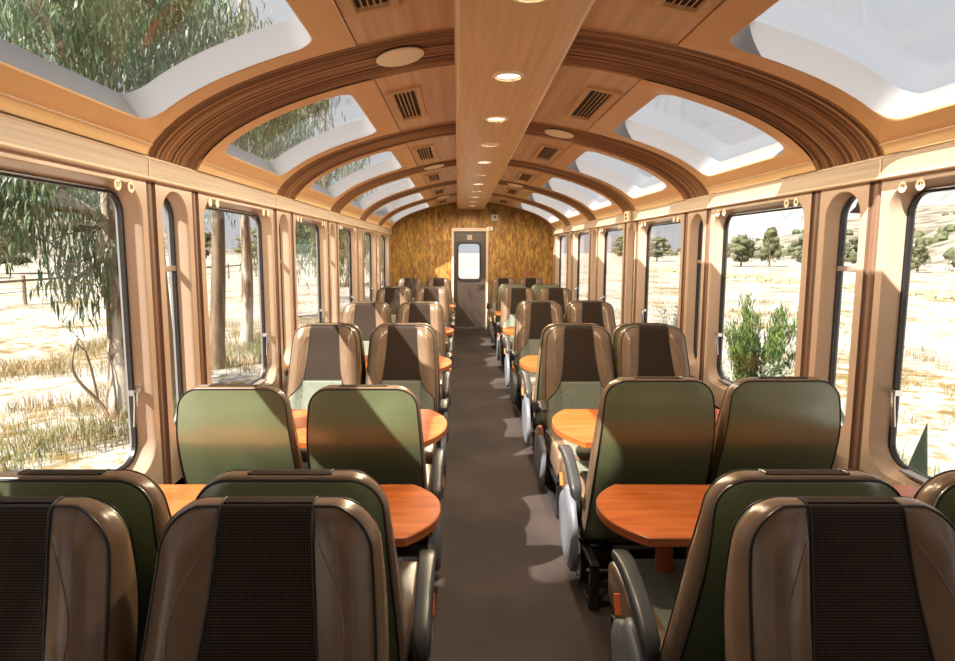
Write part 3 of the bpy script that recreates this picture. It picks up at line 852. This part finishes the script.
tree('eucalyptus_tree', (-4.95, 9.3, GZ), 7.5, .12, (.2, -.3), [(x - 1.4, y - .3, z, r) for x, y, z, r in [(.5, -1.8, 2.9, .6), (.9, -1.0, 2.6, .55), (.3, .3, 3.4, .7), (-.5, -.8, 3.6, .8), (1.0, -.2, 3.5, .6), (.2, -1.6, 3.2, .7), (1.2, -1.7, 3.6, .6), (1.3, -1.3, 2.1, .4), (.75, -.9, 1.9, .33)]], 4600,
     'shaded eucalyptus with drooping dark leaves filling the top of the nearest left window', G, M['barkdark'], M['leaf'])
tree('eucalyptus_tree', (-4.95, 11.4, GZ), 8, .13, (-.2, .5), ring_crowns(7, 0, .6, 4.6, 6.6, 1.3, .8, 1.2, 3), 5200,
     'brown trunk at the near edge of the second left window', G, M['barkdark'], M['leafdry'])
tree('eucalyptus_tree', (-5.35, 13.6, GZ), 9, .12, (.2, .6), ring_crowns(7, .3, .6, 4.8, 7, 1.5, .8, 1.3, 4), 5200,
     'slim white trunk in the middle of the second left window', G, M['bark'], M['leafdry'])
tree('eucalyptus_tree', (-6.6, 20, GZ), 9, .16, (.2, .3), ring_crowns(10, 0, 0, 2.6, 7.5, 1.6, 1.0, 1.5, 5), 4200,
     'leafy tree seen through the third left window', G, M['barkdark'], M['leaf'], 1.5)
tree('eucalyptus_tree', (-6.2, 26, GZ), 9, .16, (.2, .3), ring_crowns(12, 0, 0, 1.4, 7.5, 1.8, 1.0, 1.6, 6), 4200,
     'dense green tree seen through the fourth left window', G, M['barkdark'], M['leaf'], 1.7)
tree('eucalyptus_tree', (-7.5, 38, GZ), 9, .18, (.2, .3), ring_crowns(12, 0, 0, 1.4, 7.5, 2.4, 1.4, 2.0, 8), 3000,
     'farthest green tree on the left, seen through the last left windows', G, M['barkdark'], M['leaf'], 2.4)
tree('eucalyptus_tree', (-4.6, -2.9, GZ), 8, .15, (.2, .2), ring_crowns(9, .2, .2, 6.4, 8.2, .75, .7, .95, 11), 5200,  # out-of-view tree added so its crown keeps sun off the nearest seats
     'unseen eucalyptus added left of the carriage behind the viewpoint to shade nearest seats', G, M['bark'], M['leaf'], 1.3)
tree('twisted_shrub', (-5.05, 7.7, GZ), 1.25, .025, (-.35, .1), [(-.5, .2, 1.3, .25), (-.2, -.1, 1.1, .2)], 0, 'bare dead twigs leaning beside the pale trunk on the left', 'shrubs outside', M['barkdark'], M['leafdry'])

def shrub(name, base, h, r, n, L, w, label, mat, droop=-1.0, spread=1.0):
    root = empty(name, base); tag(root, label, 'shrub')
    m = MB(); f = MB()
    for i in range(26):
        az = R.uniform(0, 2 * PI); rr = r * R.uniform(.1, 1) * spread; hh = h * R.uniform(.55, 1) * (1 - .25 * rr / r)
        b = Vector((rr * .25 * math.cos(az), rr * .25 * math.sin(az), 0)); t = Vector((rr * math.cos(az), rr * math.sin(az), hh)); c = (b + t) / 2 + Vector((0, 0, h * .08))
        m.tube([b, c, t], .006, 5, rs=[.010, .007, .003])
        for q in range(n // 26):
            u = R.uniform(.18, 1); p = (b * (1 - u) ** 2 + c * 2 * u * (1 - u) + t * u * u) + Vector((R.gauss(0, .035), R.gauss(0, .035), R.gauss(0, .03)))
            leaf(f, p, R.uniform(.6, 1.2) * L, w, droop + R.uniform(-.5, .5), R.uniform(0, 2 * PI))
    m.build('stems', M['barkdark'], root); f.build('foliage', mat, root, recalc=False, angle=None)
shrub('green_bush', (3.95, 8.2, GZ), 1.78, .74, 6500, .12, .008, 'bushy fresh green shrub outside the second right window', M['bush'])
shrub('pale_shrub', (3.55, 6.75, GZ), 1.22, .46, 2600, .07, .013, 'grey-green broad-leaved shrub right of the green bush outside', M['pale'], -.4)
shrub('pale_shrub', (4.4, 12.4, GZ), 1.35, .5, 1500, .09, .016, 'dusty shrub outside the third right window, above the seat back', M['pale'], -.4)
root = empty('agave_plant', (2.75, 3.75, GZ)); tag(root, 'blue-green agave with broad pointed leaves outside the nearest right window', 'plant'); root.scale = (1.2, 1.2, 1.14)
for i in range(13):
    az = 2 * PI * i / 13 + R.uniform(-.2, .2); el = R.uniform(.6, 1.35); L_ = R.uniform(1.3, 1.6)
    m = MB(); loops = []
    d = Vector((math.cos(az), math.sin(az), 0)); s_ = Vector((-d.y, d.x, 0))
    for k in range(9):
        t = k / 8; ww = .075 * math.sin(PI * (.12 + .88 * t) ** .8) if k < 8 else .002
        c = d * (L_ * t * math.cos(el)) + Vector((0, 0, L_ * t * math.sin(el) - .12 * t * t))
        nrm = (d * -math.sin(el) + Vector((0, 0, math.cos(el))))
        loops.append([c - s_ * ww + nrm * .02 * (ww / .07), c - nrm * .006, c + s_ * ww + nrm * .02 * (ww / .07), c + nrm * .006])
    m.loft(loops); m.cap(loops[0]); m.build('leaf', M['agave'], root, angle=80)
# grass: dry tufts and green verge by the track
def grass(name, n, region, hgt, mat, label, clump=.12, w=.006):
    f = MB(); a, b, c, d = region
    k = 0
    while k < n:
        x, y = R.uniform(a, b), R.uniform(c, d)
        if noise.noise(Vector((x * .55, y * .55, 1.3))) < R.uniform(-.25, .35): continue
        nb = 16
        for q in range(nb):
            p = Vector((x + R.gauss(0, clump), y + R.gauss(0, clump), 0)); p.z = gh(p.x, p.y) - .03
            az = R.uniform(0, 2 * PI); L_ = hgt * R.uniform(.5, 1.2); dr = Vector((math.cos(az), math.sin(az), 0)); s_ = Vector((-dr.y, dr.x, 0)) * w
            t1 = p + dr * L_ * .15 + Vector((0, 0, L_ * .6)); t2 = p + dr * L_ * .55 + Vector((0, 0, L_ * .9))
            f.add([p - s_, p + s_, t1 + s_ * .7, t1 - s_ * .7, t2], [(0, 1, 2, 3), (3, 2, 4)])
        k += nb
    o = f.build(name, mat, recalc=False, angle=None); tag(o, label, 'grass', kind='stuff'); return o
grass('dry_grass', 15000, (-9.5, -2.4, 1.5, 19), .30, M['grassdry'], 'dry straw-coloured grass below the left windows')
grass('green_grass', 6000, (-5.5, -2.4, 2, 16), .34, M['grassgreen'], 'green weeds among the straw below the left windows')
grass('dry_grass', 9000, (2.6, 14, 3, 26), .22, M['grassdry'], 'dry straw-coloured tufts across the field on the right')
grass('green_grass', 8000, (2.1, 4.6, 2, 9), .30, M['grassgreen'], 'green grass verge below the nearest right window')

# far trees and brush on the right field, and left horizon
def blob(m, c, r, hz, seed, n=10):
    loops = []
    for j in range(n + 1):
        ph = PI * j / n; L = []
        for i in range(14):
            th = 2 * PI * i / 14; d = Vector((math.sin(ph) * math.cos(th), math.sin(ph) * math.sin(th), math.cos(ph)))
            k = 1 + .45 * noise.noise(d * 2.6 + Vector((seed, 0, 0))) + .25 * noise.noise(d * 6 + Vector((0, seed, 0)))
            L.append((c[0] + d.x * r * k, c[1] + d.y * r * k, c[2] + d.z * hz * k))
        loops.append(L)
    m.loft(loops)
def fartree(x, y, h, r, label, group, conic=False, z=None):
    z = GZ if z is None else z
    root = empty('field_tree', (x, y, z)); tag(root, label, 'tree', group)
    m = MB(); m.tube([(0, 0, -.3), (0, 0, h * .6)], .12, 7); m.build('trunk', M['barkdark'], root)
    f = MB(); q = random.Random(x * 7 + y)
    for i in range(34):
        t = q.random(); rr = r * (1 - .8 * t) if conic else r * math.sin(PI * (.18 + .72 * t)); a = q.uniform(0, 2 * PI); k = q.random() ** .5
        blob(f, (rr * k * .8 * math.cos(a), rr * k * .8 * math.sin(a), h * (.2 + .72 * t)), r * q.uniform(.18, .34), h * q.uniform(.05, .10), q.uniform(0, 50), 6)
    for i in range(900):
        t = q.random(); rr = (r * (1 - .8 * t) if conic else r * math.sin(PI * (.18 + .72 * t))) * q.uniform(.5, 1.15); a = q.uniform(0, 2 * PI)
        leaf(f, Vector((rr * math.cos(a), rr * math.sin(a), h * (.15 + .82 * t))), h * .05, h * .012, q.uniform(-1.2, 1.2), a + q.uniform(-1, 1))
    f.build('foliage', M['fartree'], root, recalc=False, angle=None)
GR = 'trees at the far edge of the right field'
ft = [(38, 44, 4.6, 1.3, 1, 'left tall'), (40.5, 45, 5.0, 1.5, 0, 'right broad'), (43, 45.5, 3.8, 1.6, 0, 'low dark'),
      (46, 79, 4.3, 1.9, 0, 'small rounded'), (43, 82, 5.6, 1.7, 1, 'pointed'), (40, 84, 4.6, 2.4, 0, 'wide'), (50, 74, 4.0, 1.9, 0, 'low'), (36, 90, 4.2, 2.2, 0, 'dim'),
      (52, 68, 2.6, 1.6, 0, 'squat'), (46.6, 60, 3.6, 1.1, 1, 'thin'), (46, 110, 5, 2.6, 0, 'hazy'), (40, 120, 5, 2.8, 0, 'faint'), (36, 130, 5.5, 3, 0, 'distant')]
wins = {0: 'seen through the nearest right window', 1: 'seen through the nearest right window', 2: 'seen through the nearest right window', 3: 'seen at the right of the second right window', 4: 'in the middle of the second right window', 5: 'in the middle of the second right window', 6: 'seen at the right of the second right window', 7: 'seen at the left of the second right window', 8: 'seen at the right end of the second right window', 9: 'seen through the nearest narrow right window', 10: 'seen through the third right window', 11: 'seen through the third right window', 12: 'seen through the fourth right window'}
for i, (x, y, h, r, c_, ad) in enumerate(ft):
    fartree(x, y, h, r, '%s olive tree across the field, %s' % (ad, wins[i]), GR, bool(c_))
GL = 'trees along the left horizon'
for i, (x, y, h, r) in enumerate([(-40, 30, 4, 2.5), (-44, 38, 5, 3), (-42, 47, 4, 2.6), (-45, 58, 5.5, 3), (-40, 70, 5, 3), (-38, 84, 6, 3.4), (-34, 98, 6, 3.5), (-26, 100, 7, 3.5), (-20, 98, 7, 3.6)]):
    fartree(x, y, h, r, 'dull green tree on the left horizon, %s counting from the left' % ['first', 'second', 'third', 'fourth', 'fifth', 'sixth', 'seventh', 'eighth', 'ninth'][i], GL)
m = MB()
for i in range(420):
    x = 24 + R.gauss(0, 1.1); y = lerp(12, 70, i / 420) + R.uniform(-.5, .5)
    if noise.noise(Vector((y * .25, 2, 0))) < -.15: continue
    blob(m, (x, y, GZ + .06), R.uniform(.10, .30), R.uniform(.08, .22), i, 5)
o = m.build('scrub_line', M['brush'], recalc=False); tag(o, 'low line of dry scrub crossing the right field', 'scrub', kind='stuff')
m = MB()
for i in range(230):
    u, v = R.uniform(.03, .5), R.uniform(.15, .95); x, y = lerp(75, 230, u), lerp(-30, 300, v)
    e = min(1, u * 2.2) * min(1, v * 6, (1 - v) * 6)
    z = 26 * sstep(0, 1, e) * (.62 + .5 * noise.noise(Vector((x * .012, y * .012, 5))) + .16 * noise.noise(Vector((x * .05, y * .05, 5)))) + GZ - .3
    r_ = R.uniform(.5, 1.4); blob(m, (x, y, z + r_ * .4), r_, r_ * .9, i, 6)
o = m.build('hillside_scrub', M['fartree'], recalc=False); tag(o, 'dark scattered bushes dotting the right hillside', 'scrub', kind='stuff')
# fence on the left
root = empty('wire_fence', (-19, 6, GZ)); tag(root, 'thin rail fence crossing the left field in the distance', 'fence')
for i in range(22):
    m = MB(); m.box(-.05, .05, i * 3.2 - .05, i * 3.2 + .05, -.2, 1.25); m.build('post', M['barkdark'], root, smooth=False)
m = MB(); m.box(-.02, .02, 0, 67, .98, 1.08); m.build('rail', M['barkdark'], root, smooth=False)
m = MB(); m.box(-.01, .01, 0, 67, .55, .58); m.build('wire', M['barkdark'], root, smooth=False)
# small bell-shaped lamp hanging outside the first right narrow window
root = empty('outside_bell', (1.74, 2.87, 1.595)); tag(root, 'small dark brass bell hanging outside the nearest narrow right window', 'bell')
m = MB(); cc = lambda r, z: [(r * math.cos(2 * PI * k / 20), r * math.sin(2 * PI * k / 20), z) for k in range(20)]
m.loft([cc(.004, .085), cc(.018, .08), cc(.026, .055), cc(.032, .03), cc(.052, .008), cc(.054, 0), cc(.046, .004)]); m.build('bell_cup', M['strip'], root)
m = MB(); m.tube([(0, 0, .08), (0, 0, .13), (-.208, 0, .14)], .008, 8); m.build('bracket', M['dark'], root)

# ------------------------------------------------------------------ lights
def area(name, loc, sx, sy, power, color, rot=(0, 0, 0)):
    l = bpy.data.lights.new(name, 'AREA'); l.shape = 'RECTANGLE'; l.size = sx * S; l.size_y = sy * S; l.energy = power; l.color = color
    o = bpy.data.objects.new(name, l); col.objects.link(o); o.location = loc; o.rotation_euler = rot; return o
SUNK = Vector((.76, .57, -1)).normalized()
l = bpy.data.lights.new('sun', 'SUN'); l.energy = 9.5; l.angle = math.radians(.6); l.color = (1, .93, .83)
so = bpy.data.objects.new('sun', l); col.objects.link(so); so.rotation_euler = SUNK.to_track_quat('-Z', 'Y').to_euler(); so.location = (-8, -6, 12)
LAMP = 38.0
for i in range(11):
    l = bpy.data.lights.new('downlight_lamp', 'SPOT'); l.energy = LAMP; l.color = (1, .81, .55); l.spot_size = math.radians(178); l.spot_blend = .3; l.shadow_soft_size = .045
    o = bpy.data.objects.new('downlight_lamp', l); col.objects.link(o); o.location = (-.015, 1.69 + .776 * i, BZ - .02)
w = bpy.data.worlds.new('sky'); sc.world = w; w.use_nodes = True
bg = w.node_tree.nodes['Background']; bg.inputs['Color'].default_value = (.95, .96, 1.0, 1); bg.inputs['Strength'].default_value = .42

# ------------------------------------------------------------------ camera
F, CX, CY, VX, VY = 585., 460., 316., 460., 250.
cam = bpy.data.cameras.new('camera'); cam.sensor_fit = 'HORIZONTAL'; cam.sensor_width = 36; cam.lens = F / 955 * 36
cam.shift_x = (477.5 - CX) / 955; cam.shift_y = -(330.5 - CY) / 955
cam.clip_end = 3000; cam.clip_start = .02
co = bpy.data.objects.new('camera', cam); col.objects.link(co); co.location = (-.2106, 0, 1.4155)
co.rotation_euler = (PI / 2 - math.atan((CY - VY) / F), 0, 0)
sc.camera = co

# ------------------------------------------------------------------ scale to metres
Sm = Matrix.Scale(S, 4); done = set()
for o in list(bpy.data.objects):
    o.location = o.location * S
    if o.type == 'MESH' and o.data.name not in done: done.add(o.data.name); o.data.transform(Sm)
vs = sc.view_settings; sc.display_settings.display_device = 'sRGB'
vs.view_transform = 'Standard'; vs.look = 'None'; vs.gamma = 1; vs.use_curve_mapping = False; vs.exposure = 0.72
